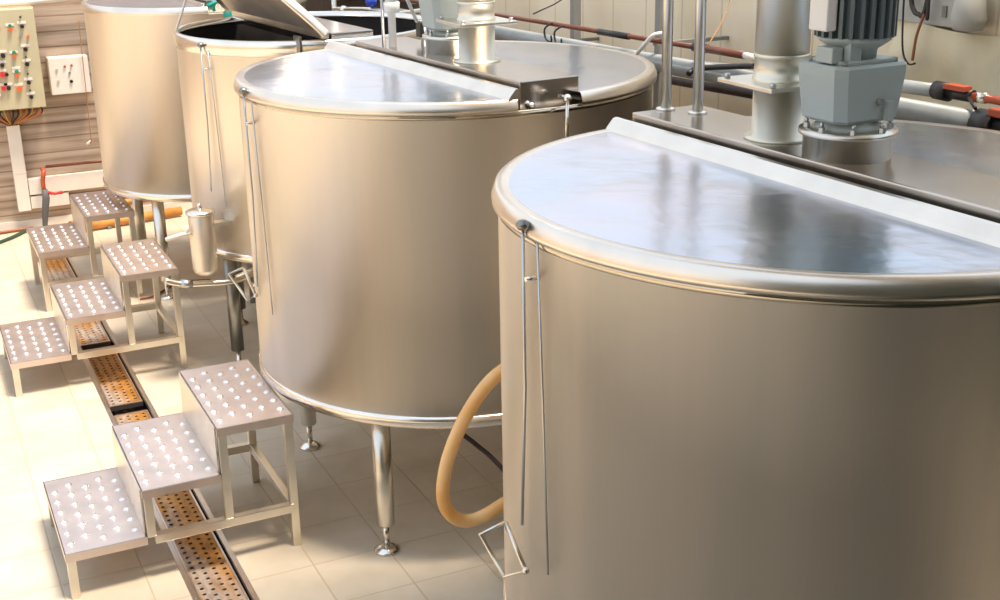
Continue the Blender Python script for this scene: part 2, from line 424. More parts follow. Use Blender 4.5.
# ------------------------------------------------------------------ tanks
def arc_pts(cx, cy, r, a0, a1, n): return [(cx + r * math.cos(a0 + (a1 - a0) * i / n), cy + r * math.sin(a0 + (a1 - a0) * i / n)) for i in range(n + 1)]
def half_lid(mb, lip, und, cx, cy, r, ch, side, z, rz):
    """half disc lid; ch = chord offset from the centre on local x; side -1 left / +1 right"""
    th = math.acos(min(1, max(-1, ch / r)))
    if side < 0: pts = arc_pts(0, 0, 1, th, 2 * PI - th, 72)
    else: pts = arc_pts(0, 0, 1, -th, th, 72)
    n = len(pts)
    prof = [(r * 1.0, z - .046), (r * 1.0 + .016, z - .044), (r * 1.0 + .017, z - .032), (r * 1.0 + .008, z - .004), (r * 1.0 + .002, z + .001), (r * .985, z + .001), (r * .965, z - .001)]
    vs = []
    for rr, zz in prof:
        for (x, y) in pts: vs.append((x * rr, y * rr, zz))
    fs = []
    for j in range(len(prof) - 1):
        for i in range(n - 1): fs.append((j * n + i, j * n + i + 1, (j + 1) * n + i + 1, (j + 1) * n + i))
    T = Matrix.Translation((cx, cy, 0)) @ Matrix.Rotation(rz, 4, 'Z')
    lip.add(vs, fs, True); lip.xf(T, len(lip.v) - len(vs))
    o = len(mb.v); mb.add([(x * r * .966, y * r * .966, z - .0008) for x, y in pts], [tuple(range(n))])
    und.add([(x * r * .992, y * r * .992, z - .028) for x, y in pts], [tuple(range(n))])
    mb.xf(T, o); und.xf(T, len(und.v) - n)
def add_lid(root, name, cx, cy, r, ch, side, z, rz, post=None):
    a, b_, c_ = MB(), MB(), MB()
    half_lid(a, b_, c_, cx, cy, r, ch, side, z, rz)
    for q in (a, b_, c_):
        if post is not None: q.xf(post)
    o = a.build(name, 'lid', root); b_.build('lid_lip', 'lip', o, None); c_.build('underside', 'under', o)
    return o

def tank_body(root, cx, cy, r, z0, z1, legs, open_top=False, legr=.037, foot=True):
    b = MB()
    b.lathe(cx, cy, [(.10, z0 - .035), (r * .55, z0 - .03), (r - .02, z0), (r, z0 + .004), (r, z1), (r + .004, z1 + .003), (r - .003, z1 + .004), (r - .006, z1 - .02), (r - .006, z0 + .05), (.02, z0 + .02)], 128)
    b.build('shell', 'tank', root)
    s = MB(); s.lathe(cx, cy, [(r + .0, z0 + .006), (r + .006, z0 + .009), (r + .007, z0 + .048), (r + .0, z0 + .052)], 128, cap=False)
    s.build('bottom_band', 'rim', root)
    for deg in legs:
        a = math.radians(deg); lx, ly = cx + r * .905 * math.cos(a), cy + r * .905 * math.sin(a)
        l = MB(); l.lathe(lx, ly, [(legr, z0 + .02), (legr, .125), (legr - .006, .118)], 24)
        lg = l.build('leg', 'pipe', root)
        f = MB(); f.cyl(lx, ly, .02, .118, .013, 16); f.lathe(lx, ly, [(.052, 0), (.052, .008), (.03, .022), (.014, .028)], 24)
        f.build('foot', 'rim', lg)

def bar_box(mb, x0, x1, y0, y1, z0, z1, cx, cy, rz, bev=0):
    o = len(mb.v); mb.box((x0, y0, z0), (x1, y1, z1), bev=bev)
    mb.xf(Matrix.Translation((cx, cy, 0)) @ Matrix.Rotation(rz, 4, 'Z'), o); return mb

def rod_set(root, cx, cy, r, ang, ztop, zlow, pitch=.075):
    """lid latch: knob on the rim, two thin rods hanging down the shell, a peg and a loop handle"""
    def at(da, rr, z): a = ang + da; return (cx + rr * math.cos(a), cy + rr * math.sin(a), z)
    k = MB(); k.sphere(at(0, r + .022, ztop), .017, 12, .8); k.tube([at(0, r, ztop - .004), at(0, r + .02, ztop)], .008, 8); kn = k.build('latch_knob', 'darksteel', root)
    m = MB(); m.tube([at(0, r + .022, ztop - .01), at(-.012, r + .016, (ztop + zlow) / 2), at(-.03, r + .022, zlow + .03)], .0042, 8)
    m.build('latch_rod', 'galv', root)
    m = MB(); m.tube([at(pitch * .8, r + .012, ztop - .03), at(pitch, r + .008, (ztop + zlow) / 2), at(pitch * 1.3, r + .008, zlow - .06)], .003, 8)
    m.build('latch_cable', 'galv', root)
    m = MB(); m.tube([at(pitch * .55, r, ztop - .12), at(pitch * .55, r + .035, ztop - .12)], .006, 8); m.build('peg', 'rim', root)

Z1 = 1.79; ZL = 1.836; ZB = .588
def big_tank(cx, cy, label, rz, box_y, bx0, rod_ang):
    r = .847
    root = thing('process_tank', (cx, cy, 0), label, 'tank', 'round stainless process tanks')
    tank_body(root, cx, cy, r, ZB, Z1, (-136, -46, 44, 134))
    add_lid(root, 'front_lid', cx, cy, r, bx0 - .04, -1, ZL, rz)
    add_lid(root, 'rear_lid', cx, cy, r, bx0 + .22, 1, ZL, rz)
    hb = MB(); o = 0; ya, yb = -.835, .835; xa = bx0 - .075; zz = ZL - .002
    hb.add([(xa, ya, zz), (xa + .008, ya, zz + .012), (xa + .030, ya, zz + .036), (xa + .042, ya, zz + .038), (xa + .046, ya, zz + .03), (xa + .046, ya, zz),
            (xa, yb, zz), (xa + .008, yb, zz + .012), (xa + .030, yb, zz + .036), (xa + .042, yb, zz + .038), (xa + .046, yb, zz + .03), (xa + .046, yb, zz)],
           [(0, 1, 2, 3, 4, 5), (11, 10, 9, 8, 7, 6)] + [(k, (k + 1) % 6, 6 + (k + 1) % 6, 6 + k) for k in range(6)])
    hb.xf(Matrix.Translation((cx, cy, 0)) @ Matrix.Rotation(rz, 4, 'Z')); hb.build('lid_bar', 'lip', root)
    bx = MB(); bar_box(bx, bx0, bx0 + .25, box_y[0], box_y[1], ZL - .09, ZL + .052, cx, cy, rz, .004); bx.build('bridge_box', 'box', root)
    sb = MB(); bar_box(sb, bx0 - .045, bx0 + .26, -.78, .78, ZL - .05, ZL - .012, cx, cy, rz, 0); sb.build('bridge_plate', 'box', root)
    ub = MB(); ub.lathe(cx, cy, [(r, ZL - .064), (r + .0045, ZL - .062), (r + .0045, ZL - .046), (r, ZL - .044)], 128, cap=False); ub.build('upper_band', 'band', root)
    rod_set(root, cx, cy, r, rod_ang, ZL - .014, 1.0)
    return root
C1 = (2.1215, 2.517); C2 = (2.047, 4.8225)
A1 = math.atan2(2.527 - C1[1], 1.242 - C1[0])
t1 = big_tank(*C1, 'largest looking nearest round stainless tank filling the right foreground', math.radians(2.9), (-.81, .80), -.06, A1)
t2 = big_tank(*C2, 'round stainless tank with half lid behind the step platform, second nearest tank', math.radians(4.6), (-.79, .64), -.12, math.radians(184))


# loop handles hanging at the end of the rods
def loop_handle(root, pts):
    h = MB(); h.tube(pts + [pts[0]], .0062, 8)
    h.sphere(pts[3], .010, 10)
    h.build('loop_handle', 'pipe', root)
loop_handle(t1, [(1.229, 2.60, 1.019), (1.168, 2.62, .992), (1.222, 2.60, .862), (1.236, 2.50, .930)])
loop_handle(t2, [(1.155, 4.90, 1.082), (1.098, 4.92, 1.06), (1.160, 4.90, .942), (1.186, 4.86, .97)])
# latch beside the bridge box of tank 2
k = MB(); k.sphere((2.13, 3.93, 1.83), .016, 12); k.tube([(2.13, 3.99, 1.83), (2.13, 3.93, 1.83)], .008, 8); k.tube([(2.13, 3.93, 1.82), (2.12, 3.92, 1.67)], .007, 8)
k.build('latch_knob', 'rim', t2)
k = MB(); k.sphere((2.03, 4.015, 1.80), .014, 12); k.build('box_bolt', 'rim', t2)

# ---- open tank 3
C3 = (2.06, 6.78); R3 = .70; Z3 = 1.80
t3 = thing('process_tank', (*C3, 0), 'round stainless tank standing open with a dark inside and raised half lid', 'tank', 'round stainless process tanks')
b = MB(); b.lathe(*C3, [(.10, .61), (R3 - .02, .655), (R3, .66), (R3, Z3)], 96, cap=False); b.build('shell', 'tank', t3)
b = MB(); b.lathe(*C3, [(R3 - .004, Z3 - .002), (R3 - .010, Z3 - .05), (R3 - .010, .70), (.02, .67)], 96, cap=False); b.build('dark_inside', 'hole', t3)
b = MB(); b.lathe(*C3, [(R3 + .001, Z3 - .060), (R3 + .010, Z3 - .056), (R3 + .011, Z3 + .012), (R3 + .004, Z3 + .02), (R3 - .012, Z3 + .02), (R3 - .013, Z3 - .01)], 96, cap=False); b.build('rim_band', 'rim', t3)
b = MB(); b.lathe(*C3, [(R3, .665), (R3 + .006, .668), (R3 + .006, .70), (R3, .703)], 96, cap=False); b.build('bottom_band', 'rim', t3)
for deg in (129, 200, 290, 20):
    a = math.radians(deg); lx, ly = C3[0] + .62 * math.cos(a), C3[1] + .62 * math.sin(a)
    lg = MB().lathe(lx, ly, [(.036, .66), (.036, .1)], 20).build('leg', 'darksteel', t3)
    MB().lathe(lx, ly, [(.045, 0), (.045, .01), (.014, .03), (.014, .1)], 20).build('foot', 'rim', lg)

# raised lid: half disc hinged on the bridge
add_lid(t3, 'raised_lid', 0, 0, R3, -.10, -1, 0, 0, Matrix.Translation((C3[0] - .165 + .07, C3[1], Z3 + .06 - .07)) @ Matrix.Rotation(math.radians(5), 4, 'Z') @ Matrix.Rotation(math.radians(47), 4, 'Y'))
hb = MB(); bar_box(hb, -.195, -.150, -.66, .66, Z3 + .022, Z3 + .062, *C3, math.radians(5), .004); hb.build('hinge_bar', 'stool', t3)
bx = MB(); bar_box(bx, -.13, .10, -.64, .64, Z3 - .03, Z3 + .045, *C3, math.radians(5), .004); bx.build('bridge_box', 'box', t3)

pt = MB(); pt.box((1.80, 6.085, 1.66), (1.812, 6.15, 1.845), rz=.2); pt.build('rim_clip', 'darksteel', t3)
rod_set(t3, *C3, R3, math.radians(205), Z3 - .01, 1.0)

# ---- tank 4
C4 = (1.825, 8.42); R4 = .70
t4 = thing('process_tank', (*C4, 0), 'round stainless tank farthest back against the plank wall', 'tank', 'round stainless process tanks')
tank_body(t4, *C4, R4, .66, Z3 + .01, (134, -136, -46, 44))
add_lid(t4, 'front_lid', *C4, R4, -.12, -1, Z3 + .055, math.radians(3))
add_lid(t4, 'rear_lid', *C4, R4, .05, 1, Z3 + .055, math.radians(3))
bx = MB(); bar_box(bx, -.10, .12, -.6, .6, Z3 + .00, Z3 + .085, *C4, math.radians(3), .004); bx.build('bridge_box', 'box', t4)
hb = MB(); bar_box(hb, -.15, -.125, -.66, .66, Z3 + .05, Z3 + .075, *C4, math.radians(3), .004); hb.build('lid_bar', 'rim', t4)

# ------------------------------------------------------------------ agitator motors on the bridges
def make_motor(cx, cy, z, rz, label):
    root = thing('agitator_motor', (cx, cy, z), label, 'motor', 'agitator motors')
    c = MB(); c.lathe(cx, cy, [(.112, z), (.112, z + .058), (.124, z + .060), (.124, z + .072), (.07, z + .073)], 40); c.build('mounting_collar', 'pipe', root)
    f = MB(); f.lathe(cx, cy, [(.085, z + .073), (.085, z + .084), (.070, z + .09), (.070, z + .112)], 32); f.build('flange', 'gearpaint', root)
    for i in range(8):
        a = i * PI / 4 + .2; x, y = cx + .104 * math.cos(a), cy + .104 * math.sin(a)
        bt = MB(); bt.prism([(x + .009 * math.cos(k * PI / 3), y + .009 * math.sin(k * PI / 3)) for k in range(6)], z + .073, z + .086); bt.cyl(x, y, z + .086, z + .098, .005, 8)
        bt.build('bolt', 'galv', root)
    Rm = Matrix.Translation((cx, cy, 0)) @ Matrix.Rotation(rz, 4, 'Z')
    g = MB(); w, d = .135, .10
    def ring(w, d, ch, zz): return [(-w + ch, -d, zz), (w - ch, -d, zz), (w, -d + ch, zz), (w, d - ch, zz), (w - ch, d, zz), (-w + ch, d, zz), (-w, d - ch, zz), (-w, -d + ch, zz)]
    rs = [ring(.088, .070, .024, z + .096), ring(.104, .082, .024, z + .106), ring(.117, .090, .024, z + .215), ring(.117, .090, .024, z + .236), ring(.108, .083, .022, z + .242)]
    vs = [p for r in rs for p in r]; fs = []
    for j in range(len(rs) - 1):
        for i in range(8): fs.append((j * 8 + i, j * 8 + (i + 1) % 8, (j + 1) * 8 + (i + 1) % 8, (j + 1) * 8 + i))
    fs += [tuple(range(8)), tuple(range(32, 40))]
    g.add(vs, fs); g.box((.035, -.100, z + .10), (.055, -.084, z + .15)); g.xf(Rm); gb = g.build('gearbox', 'gearpaint', root)
    p = MB(); p.tube([(.015, -.084, z + .15), (.015, -.098, z + .15)], .009, 10); p.xf(Rm); p.build('plug', 'greypaint', gb)
    for sx, sy in ((-.08, -.06), (.08, -.06), (-.08, .06), (.08, .06)):
        q = MB(); q.cyl(sx, sy, z + .242, z + .252, .009, 8); q.xf(Rm); q.build('bolt', 'greypaint', gb)
    a = MB(); a.box((-.085, -.068, z + .242), (.085, .068, z + .252), bev=.003)
    a.box((-.065, -.06, z + .252), (-.03, -.02, z + .30)); a.box((-.105, -.04, z + .246), (-.07, .02, z + .285), bev=.004)
    a.lathe(0, 0, [(.056, z + .252), (.058, z + .275), (.084, z + .292), (.092, z + .300), (.092, z + .306)], 24)
    a.xf(Rm); a.build('adapter', 'gearpaint', root)
    m = MB(); n = 24; prof = []
    for i in range(n):
        t0 = 2 * PI * i / n
        for (fr, rr) in ((0, .078), (.56, .078), (.60, .100), (.96, .100)):
            t = t0 + fr * 2 * PI / n; prof.append((rr * math.cos(t), rr * math.sin(t)))
    m.prism(prof, z + .306, z + .56); m.xf(Rm); ms = m.build('motor_body', 'motorpaint', root)
    cc = MB(); cc.cyl(0, 0, z + .56, z + .64, .10, 28, .01); cc.xf(Rm); cc.build('fan_cover', 'gearpaint', root)
    tb = MB(); tb.box((-.125, -.035, z + .325), (-.092, .03, z + .47), bev=.005); tb.xf(Rm); tb.build('terminal_box', 'white', root)
    return root
ZB1 = ZL + .052
m1 = make_motor(2.177, 2.51, ZB1, math.radians(2), 'grey green geared motor upright on the nearest tank, at right')
m2 = copy_tree(m1); m2.location = (2.10, 4.875, ZB1); m2['label'] = 'pale geared motor on the second tank, half hidden behind its steel duct'

def make_duct(cx, cy, z, label, plate):
    root = thing('exhaust_duct', (cx, cy, z), label, 'duct', 'upright steel ducts on the tanks')
    MB().lathe(cx, cy, [(.092, z), (.092, z + .006), (.072, z + .008), (.072, z + .148)], 40).build('lower_pipe', 'duct', root)
    p = MB(); p.box((cx - plate, cy - plate, z + .148), (cx + plate, cy + plate, z + .160), bev=.003)
    pl = p.build('square_flange', 'pipe', root)
    for sx in (-1, 1):
        for sy in (-1, 1):
            MB().cyl(cx + sx * (plate - .02), cy + sy * (plate - .02), z + .16, z + .172, .009, 6).build('bolt', 'galv', pl)
    MB().lathe(cx, cy, [(.076, z + .160), (.076, z + .168), (.072, z + .170), (.072, z + .222), (.0755, z + .223), (.0755, z + .232), (.072, z + .233)], 40, cap=False).build('seal_ring', 'duct', root)
    MB().lathe(cx, cy, [(.0735, z + .232), (.0735, z + 1.15)], 40).build('upper_pipe', 'duct', root)
    return root
d1 = make_duct(2.165, 2.78, ZB1, 'wide upright steel duct on the nearest tank, left of the grey green motor', .122)
d2 = copy_tree(d1); d2.location = (2.075, 4.575, ZB1); d2['label'] = 'wide upright steel duct with square flange on the second tank'

# two thin poles at the far end of tank 1's bridge
for (x, y, lb) in ((2.135, 3.30, 'left one of the two slim steel poles rising from the nearest tank'), (2.185, 3.20, 'right one of the two slim steel poles rising from the nearest tank')):
    p = MB(); p.cyl(x, y, ZB1, ZB1 + 1.1, .0165, 20)
    q = single('steel_pole', p, 'pipe', (x, y, ZB1), lb, 'pole', 'slim poles on the nearest tank')
    MB().lathe(x, y, [(.03, ZB1), (.03, ZB1 + .006), (.017, ZB1 + .008)], 20).build('base_plate', 'rim', q, None)
    
# pipework on tank 2's bridge
p = MB(); p.cyl(1.945, 5.16, ZB1 - .002, ZB1 + 1., .0165, 20); pv = thing('white_feed_pipe', (1.945, 5.16, ZB1), 'pale upright feed pipe with a union at the far end of the second tank', 'pipe')
p.build('pipe', 'whitepipe', pv)
MB().lathe(1.945, 5.16, [(.02, 2.03), (.036, 2.035), (.036, 2.075), (.026, 2.085), (.034, 2.09), (.034, 2.15), (.02, 2.16)], 16).build('union', 'whitepipe', pv)
MB().cyl(1.905, 5.165, ZB1, ZB1 + .9, .007, 12).build('side_pipe', 'galv', pv)
st = thing('sensor_stub', (2.085, 5.15, ZB1), 'small steel stub in a black clamp on the second tank bridge', 'sensor')
MB().cyl(2.085, 5.15, ZB1, ZB1 + .075, .013, 14).build('stub', 'galv', st)
c = MB(); c.box((2.06, 5.125, ZB1 + .035), (2.078, 5.175, ZB1 + .095)); c.box((2.09, 5.14, ZB1 + .03), (2.15, 5.16, ZB1 + .045)); c.build('clamp', 'black', st)
p = MB(); p.tube([(2.09, 5.165, ZB1 + .09), (2.055, 5.15, 1.99), (2.012, 5.15, 2.09), (1.98, 5.15, 2.3)], .008, 10)
p.build('cable', 'galv', st)

# ------------------------------------------------------------------ pipes and valves behind tank 3
PX = 2.70
vp_ = thing('valve_manifold', (PX, 8.24, 0), 'steel pipes with blue handled valves behind the open tank', 'valve manifold')
p = MB(); p.cyl(PX, 8.24, 0, 2.6, .017, 16); p.build('riser_pipe', 'galv', vp_)
p = MB(); p.tube([(PX, 8.24, 1.74), (PX, 8.06, 1.755), (PX + .02, 7.6, 1.79), (PX + .06, 7.2, 1.80), (PX + .08, 6.7, 1.87)], .015, 12, 4); p.build('cross_pipe', 'pipe', vp_)
v = MB(); v.sphere((PX, 8.04, 1.75), .03, 12); v.build('valve_body', 'pipe', vp_)
v = MB(); v.tube([(PX, 8.04, 1.75), (PX, 8.035, 1.64)], .010, 8); vs_ = v.build('valve_stem', 'galv', vp_)
v = MB(); v.sphere((PX, 8.035, 1.605), .032, 12, 1.3); v.build('valve_knob', 'blue', vs_)
v = MB(); v.tube([(PX + .02, 7.567, 1.79), (PX + .02, 7.567, 1.83)], .008, 8); vs_ = v.build('valve_stem', 'galv', vp_)
v = MB(); v.sphere((PX + .02, 7.567, 1.845), .036, 12, 1.1); v.build('valve_knob', 'blue', vs_)
# green valve
gv = thing('green_valve', (1.90, 7.64, 0), 'teal green valve body on an upright pipe between the two far tanks', 'valve')
MB().cyl(1.84, 7.62, 0, 1.78, .02, 14).build('pipe', 'galv', gv)
v = MB(); v.lathe(1.84, 7.62, [(.022, 1.76), (.03, 1.77), (.03, 1.83), (.018, 1.85), (.018, 1.93), (.03, 1.94), (.03, 1.97), (.02, 1.98)], 16); v.build('valve_body', 'teal', gv)
v = MB(); v.tube([(1.84, 7.62, 1.90), (1.78, 7.60, 1.895), (1.71, 7.6, 1.87)], .012, 8, 3); v.tube([(1.75, 7.6, 1.90), (1.75, 7.6, 1.84)], .010, 8); v.build('lever', 'teal', gv)
p = MB(); p.tube([(1.875, 7.6, 1.72), (1.875, 7.6, 2.05)], .010, 10); p.build('tube', 'white', gv)

# dark machinery behind the third tank
dk = thing('dark_pump_cabinet', (2.95, 8.6, 0), 'dark brown ribbed machine cabinet behind the open tank', 'machine cabinet')
c = MB(); c.box((2.78, 8.45, .08), (3.36, 10.0, 1.98), bev=.01); c.build('housing', 'darkbrown', dk)
for i in range(6):
    MB().box((2.765, 8.435, .38 + i * .28), (3.37, 10.01, .41 + i * .28)).build('rib', 'woodplank', dk)
for (x, y) in ((2.85, 8.5), (3.3, 8.5), (2.85, 9.95), (3.3, 9.95)): MB().cyl(x, y, 0, .09, .03, 12).build('foot', 'black', dk)
# ------------------------------------------------------------------ pipes along the right wall
def wallpipe(name, pts, r, mat, label, cat='pipe', group='pipes along the right wall', brackets=(), sm=0):
    root = thing(name, pts[0], label, cat, group)
    MB().tube(pts, r, 16, sm).build('pipe_run', mat, root)
    for (y, z, x) in brackets:
        MB().box((x, y - .012, z - .012), (WX, y + .012, z + .004)).build('bracket', 'greypaint', root)
    return root
w1 = wallpipe('painted_pipe', [(3.1, 8.4, 1.79), (3.1, 4.20, 1.876)], .0115, 'copper', 'thin brown red pipe running along the cream right wall', brackets=((7.9, 1.79, 3.1), (4.9, 1.85, 3.1)))
v = MB(); v.tube([(3.1, 4.5, 1.869), (3.1, 4.22, 1.875)], .0165, 14); v.build('thick_end', 'copper', w1)
v = MB(); v.tube([(3.1, 4.58, 1.868), (3.1, 4.50, 1.869)], .020, 14); v.build('joint', 'black', w1)
v = MB(); v.tube([(3.1, 5.40, 1.85), (3.1, 5.12, 1.856)], .0155, 14); v.build('joint', 'black', w1)
v = MB(); v.tube([(3.1, 4.22, 1.875), (3.1, 4.15, 1.873), (3.12, 4.05, 1.86)], .014, 12); v.build('white_end', 'white', w1)
w2 = wallpipe('galvanised_pipe', [(3.12, 8.40, 1.685), (3.12, 2.985, 1.80)], .040, 'wallpipe', 'thick grey galvanised pipe below the brown one on the right wall', brackets=((6.1, 1.72, 3.12), (3.9, 1.78, 3.12)))
w3 = wallpipe('galvanised_pipe', [(3.2, 5.6, 1.70), (3.2, 3.44, 1.852), (3.2, 3.262, 1.859)], .024, 'wallpipe', 'middle sized grey pipe rising toward the dark joint at upper right', brackets=((4.4, 1.79, 3.2),))
w4 = wallpipe('hot_water_pipe', [(3.2, 3.2, 1.862), (3.2, 2.3, 1.878)], .014, 'copperred', 'orange red pipe with dark joint at the right edge', brackets=((2.6, 1.87, 3.2),))
v = MB(); v.tube([(3.2, 3.26, 1.862), (3.2, 3.20, 1.862)], .032, 14); v.tube([(3.2, 3.20, 1.862), (3.2, 3.09, 1.864)], .021, 14); v.build('joint', 'black', w4)
v = MB(); v.box((3.16, 3.10, 1.880), (3.20, 3.19, 1.896)); v.build('valve_lever', 'copperred', w4)
v = MB(); v.tube([(3.2, 3.05, 1.85), (3.2, 3.05, 1.885)], .022, 12); v.build('clip', 'rim', w4)
w5 = thing('red_valve', (3.12, 2.93, 1.80), 'black and red valve ending the thick grey pipe at the right edge', 'valve')
v = MB(); v.tube([(3.12, 2.98, 1.80), (3.12, 2.90, 1.80)], .050, 16); v.tube([(3.12, 2.90, 1.80), (3.12, 2.60, 1.805)], .034, 16); v.build('valve_body', 'black', w5)
v = MB(); v.box((3.09, 2.80, 1.836), (3.13, 2.92, 1.862), bev=.005); v.build('handle', 'copperred', w5)
v = MB(); v.tube([(3.10, 2.98, 1.85), (3.14, 3.05, 1.87)], .006, 8); v.build('wire', 'black', w5)
p = MB(); p.tube([(3.0, 4.47, 1.775), (3.04, 4.44, 1.80), (3.06, 4.1, 1.85)], .012, 12, 3)
single('black_hose', p, 'black', (3.0, 4.4, 1.78), 'short black hose by the pipes left of the wide duct', 'hose')
for y, z, g in ((5.86, 1.80, 'left'), (5.75, 1.795, 'right')):
    p = MB(); p.tube([(3.09, y, z + .05), (3.06, y + .03, z + .02), (3.06, y + .02, z - .03), (3.07, y - .02, z - .045), (3.06, y - .04, z - .01)], .005, 8, 4)
    single('pipe_hook', p, 'black', (3.09, y, z), 'black wire hook on the brown pipe, %s one of the pair' % g, 'hook', 'wire hooks on the brown pipe')
p = MB(); p.tube([(3.03, 5.0, 1.76), (3.045, 4.93, 1.82), (3.06, 4.85, 1.89), (3.1, 4.83, 1.90)], .010, 8, 4)
single('pipe_strap', p, 'whitepipe', (3.05, 4.9, 1.8), 'pale curved strap over the brown pipe beside the grey post', 'strap')
for (y, lb) in ((5.87, 'slim grey post before the cream wall, behind the second tank'), (5.05, 'slim grey post just left of the two steel poles')):
    q = MB(); q.box((3.21, y - .022, 0), (3.25, y + .022, 2.42)); po = single('wall_post', q, 'greypaint', (3.23, y, 0), lb, 'post', 'posts before the right wall')
    MB().box((3.18, y - .05, 0), (3.28, y + .05, .01)).build('base_plate', 'greypaint', po)
p = MB(); p.tube([(3.44, 6.2, 2.4), (3.40, 6.18, 2.0), (3.15, 6.2, 1.86)], .004, 6, 4)
single('hanging_cable', p, 'wire_d', (3.4, 6.2, 2.0), 'thin dark cable hanging to the brown pipe left of the post', 'cable')
p = MB(); p.tube([(3.46, 4.9, 2.4), (3.40, 4.75, 2.05), (3.13, 4.52, 1.88)], .003, 6, 4)
single('hanging_cable', p, 'cord', (3.4, 4.7, 2.0), 'thin tan cable hanging beside the right steel pole', 'cable')

w6 = wallpipe('dark_pipe', [(3.4, 5.6, 1.60), (3.4, 4.2, 1.655)], .02, 'darkbrown', 'dark brown pipe low on the right wall behind the steel poles', brackets=((5.4, 1.61, 3.4), (4.4, 1.65, 3.4)))
# cloth, box and cables on the right wall
def cloth(name, y0, y1, z0, z1, x, mat, label, amp=.05, seed=1):
    rnd = random.Random(seed); nu, nv = 40, 24; ph = [rnd.random() * 6 for _ in range(6)]
    mb = MB(); vs = []
    for s_ in (0, 1):
        for j in range(nv + 1):
            for i in range(nu + 1):
                u, v = i / nu, j / nv
                f = math.sin(u * 9 + v * 5 + ph[0]) * .5 + math.sin(u * 17 - v * 9 + ph[1]) * .3 + math.sin(v * 12 + u * 3 + ph[2]) * .25
                sag = .04 * math.sin(u * PI) * (1 - v)
                vs.append((x - amp * (.9 + .7 * f) * (1 - .3 * v) + s_ * .008, y0 + (y1 - y0) * u + .01 * math.sin(v * 9 + ph[3]), z0 + (z1 - z0) * v - sag + .012 * math.sin(u * 11 + ph[4])))
    N = (nu + 1) * (nv + 1); fs = []
    for j in range(nv):
        for i in range(nu):
            a = j * (nu + 1) + i
            fs.append((a, a + 1, a + nu + 2, a + nu + 1)); fs.append((N + a, N + a + nu + 1, N + a + nu + 2, N + a + 1))
    mb.add(vs, fs, True); return single(name, mb, mat, (x, (y0 + y1) / 2, z0), label, 'cloth')
cloth('cream_tarpaulin', 2.6, 3.75, 1.50, 2.03, 3.50, 'cream', 'cream crumpled tarpaulin hanging on the wall at upper right', .075, 3)
eb = thing('junction_box', (3.46, 3.62, 2.1), 'pale grey wall box with hanging wires at the upper right', 'electrical box')
MB().box((3.44, 3.43, 2.035), (3.5, 3.80, 2.36), bev=.006).build('case', 'greycloth', eb)
MB().box((3.432, 3.485, 2.07), (3.441, 3.505, 2.11)).build('switch', 'greypaint', eb)
bg = thing('grey_bag', (3.42, 3.36, 2.0), 'grey bag hanging on a hook at the upper right edge', 'bag')
MB().lathe(3.42, 3.36, [(.01, 2.035), (.05, 2.04), (.062, 2.08), (.05, 2.16), (.02, 2.20)], 16).build('bag', 'greycloth', bg)
MB().tube([(3.42, 3.36, 2.19), (3.46, 3.36, 2.24), (3.5, 3.36, 2.24)], .006, 6).build('hook', 'greypaint', bg)
p = MB(); p.tube([(3.41, 3.66, 2.30), (3.41, 3.64, 2.13), (3.405, 3.615, 2.085), (3.40, 3.585, 2.075), (3.40, 3.555, 2.09), (3.41, 3.53, 2.30)], .009, 8, 5)
p.tube([(3.41, 3.56, 2.30), (3.395, 3.535, 2.10), (3.40, 3.54, 2.06)], .007, 8, 4)
single('cable_loop', p, 'wire_d', (3.41, 3.6, 2.1), 'black looped cable hanging in front of the pale wall box', 'cable')
p = MB(); p.tube([(3.40, 3.67, 2.30), (3.40, 3.665, 2.08), (3.39, 3.64, 1.94), (3.385, 3.60, 1.895), (3.385, 3.565, 1.90)], .004, 6, 5)
single('hanging_wire', p, 'wire_d', (3.4, 3.65, 2.0), 'thin dark wire dropping at the left of the black cable loop', 'wire', 'wires at upper right')
p = MB(); p.tube([(3.395, 3.55, 2.08), (3.385, 3.57, 2.0), (3.38, 3.575, 1.91)], .0055, 6, 4)
single('hanging_wire', p, 'wire_b', (3.39, 3.56, 2.0), 'brown wire dropping below the black cable loop', 'wire', 'wires at upper right')

# ------------------------------------------------------------------ left: control cabinet and electrics
CX0, CX1, CYF, CZ0, CZ1 = .45, .985, 10.05, .965, 1.70
cb = thing('control_cabinet', ((CX0 + CX1) / 2, WY, CZ0), 'beige electrical control cabinet with coloured buttons on the plank wall', 'control cabinet')
MB().box((CX0, CYF + .018, CZ0), (CX1, WY, CZ1), bev=.004).build('case', 'cabinet', cb)
door = MB().box((CX0 + .004, CYF, CZ0 + .004), (CX1 - .004, CYF + .017, CZ1 - .004), bev=.004).build('door', 'cabinet', cb)
def btn(x, z, mat, nm, r=.013, plate=None):
    b_ = MB()
    def cyl_y(mb, r0, ya, yb): mb.tube([(x, ya, z), (x, yb, z)], r0, 14)
    cyl_y(b_, r, CYF, CYF - .022); b_.build(nm, mat, door)
    if plate:
        MB().box((x - plate, CYF - .003, z + r + .003), (x + plate, CYF + .001, z + r + .022)).build('name_plate', 'white', door)
rows = [1.572, 1.399, 1.233, 1.132]
for x in (.56, .65):
    for z in (1.57, 1.45, 1.30, 1.17, 1.06): btn(x, z, 'red' if (x > .6) else 'green', 'push_button', .013, .025)
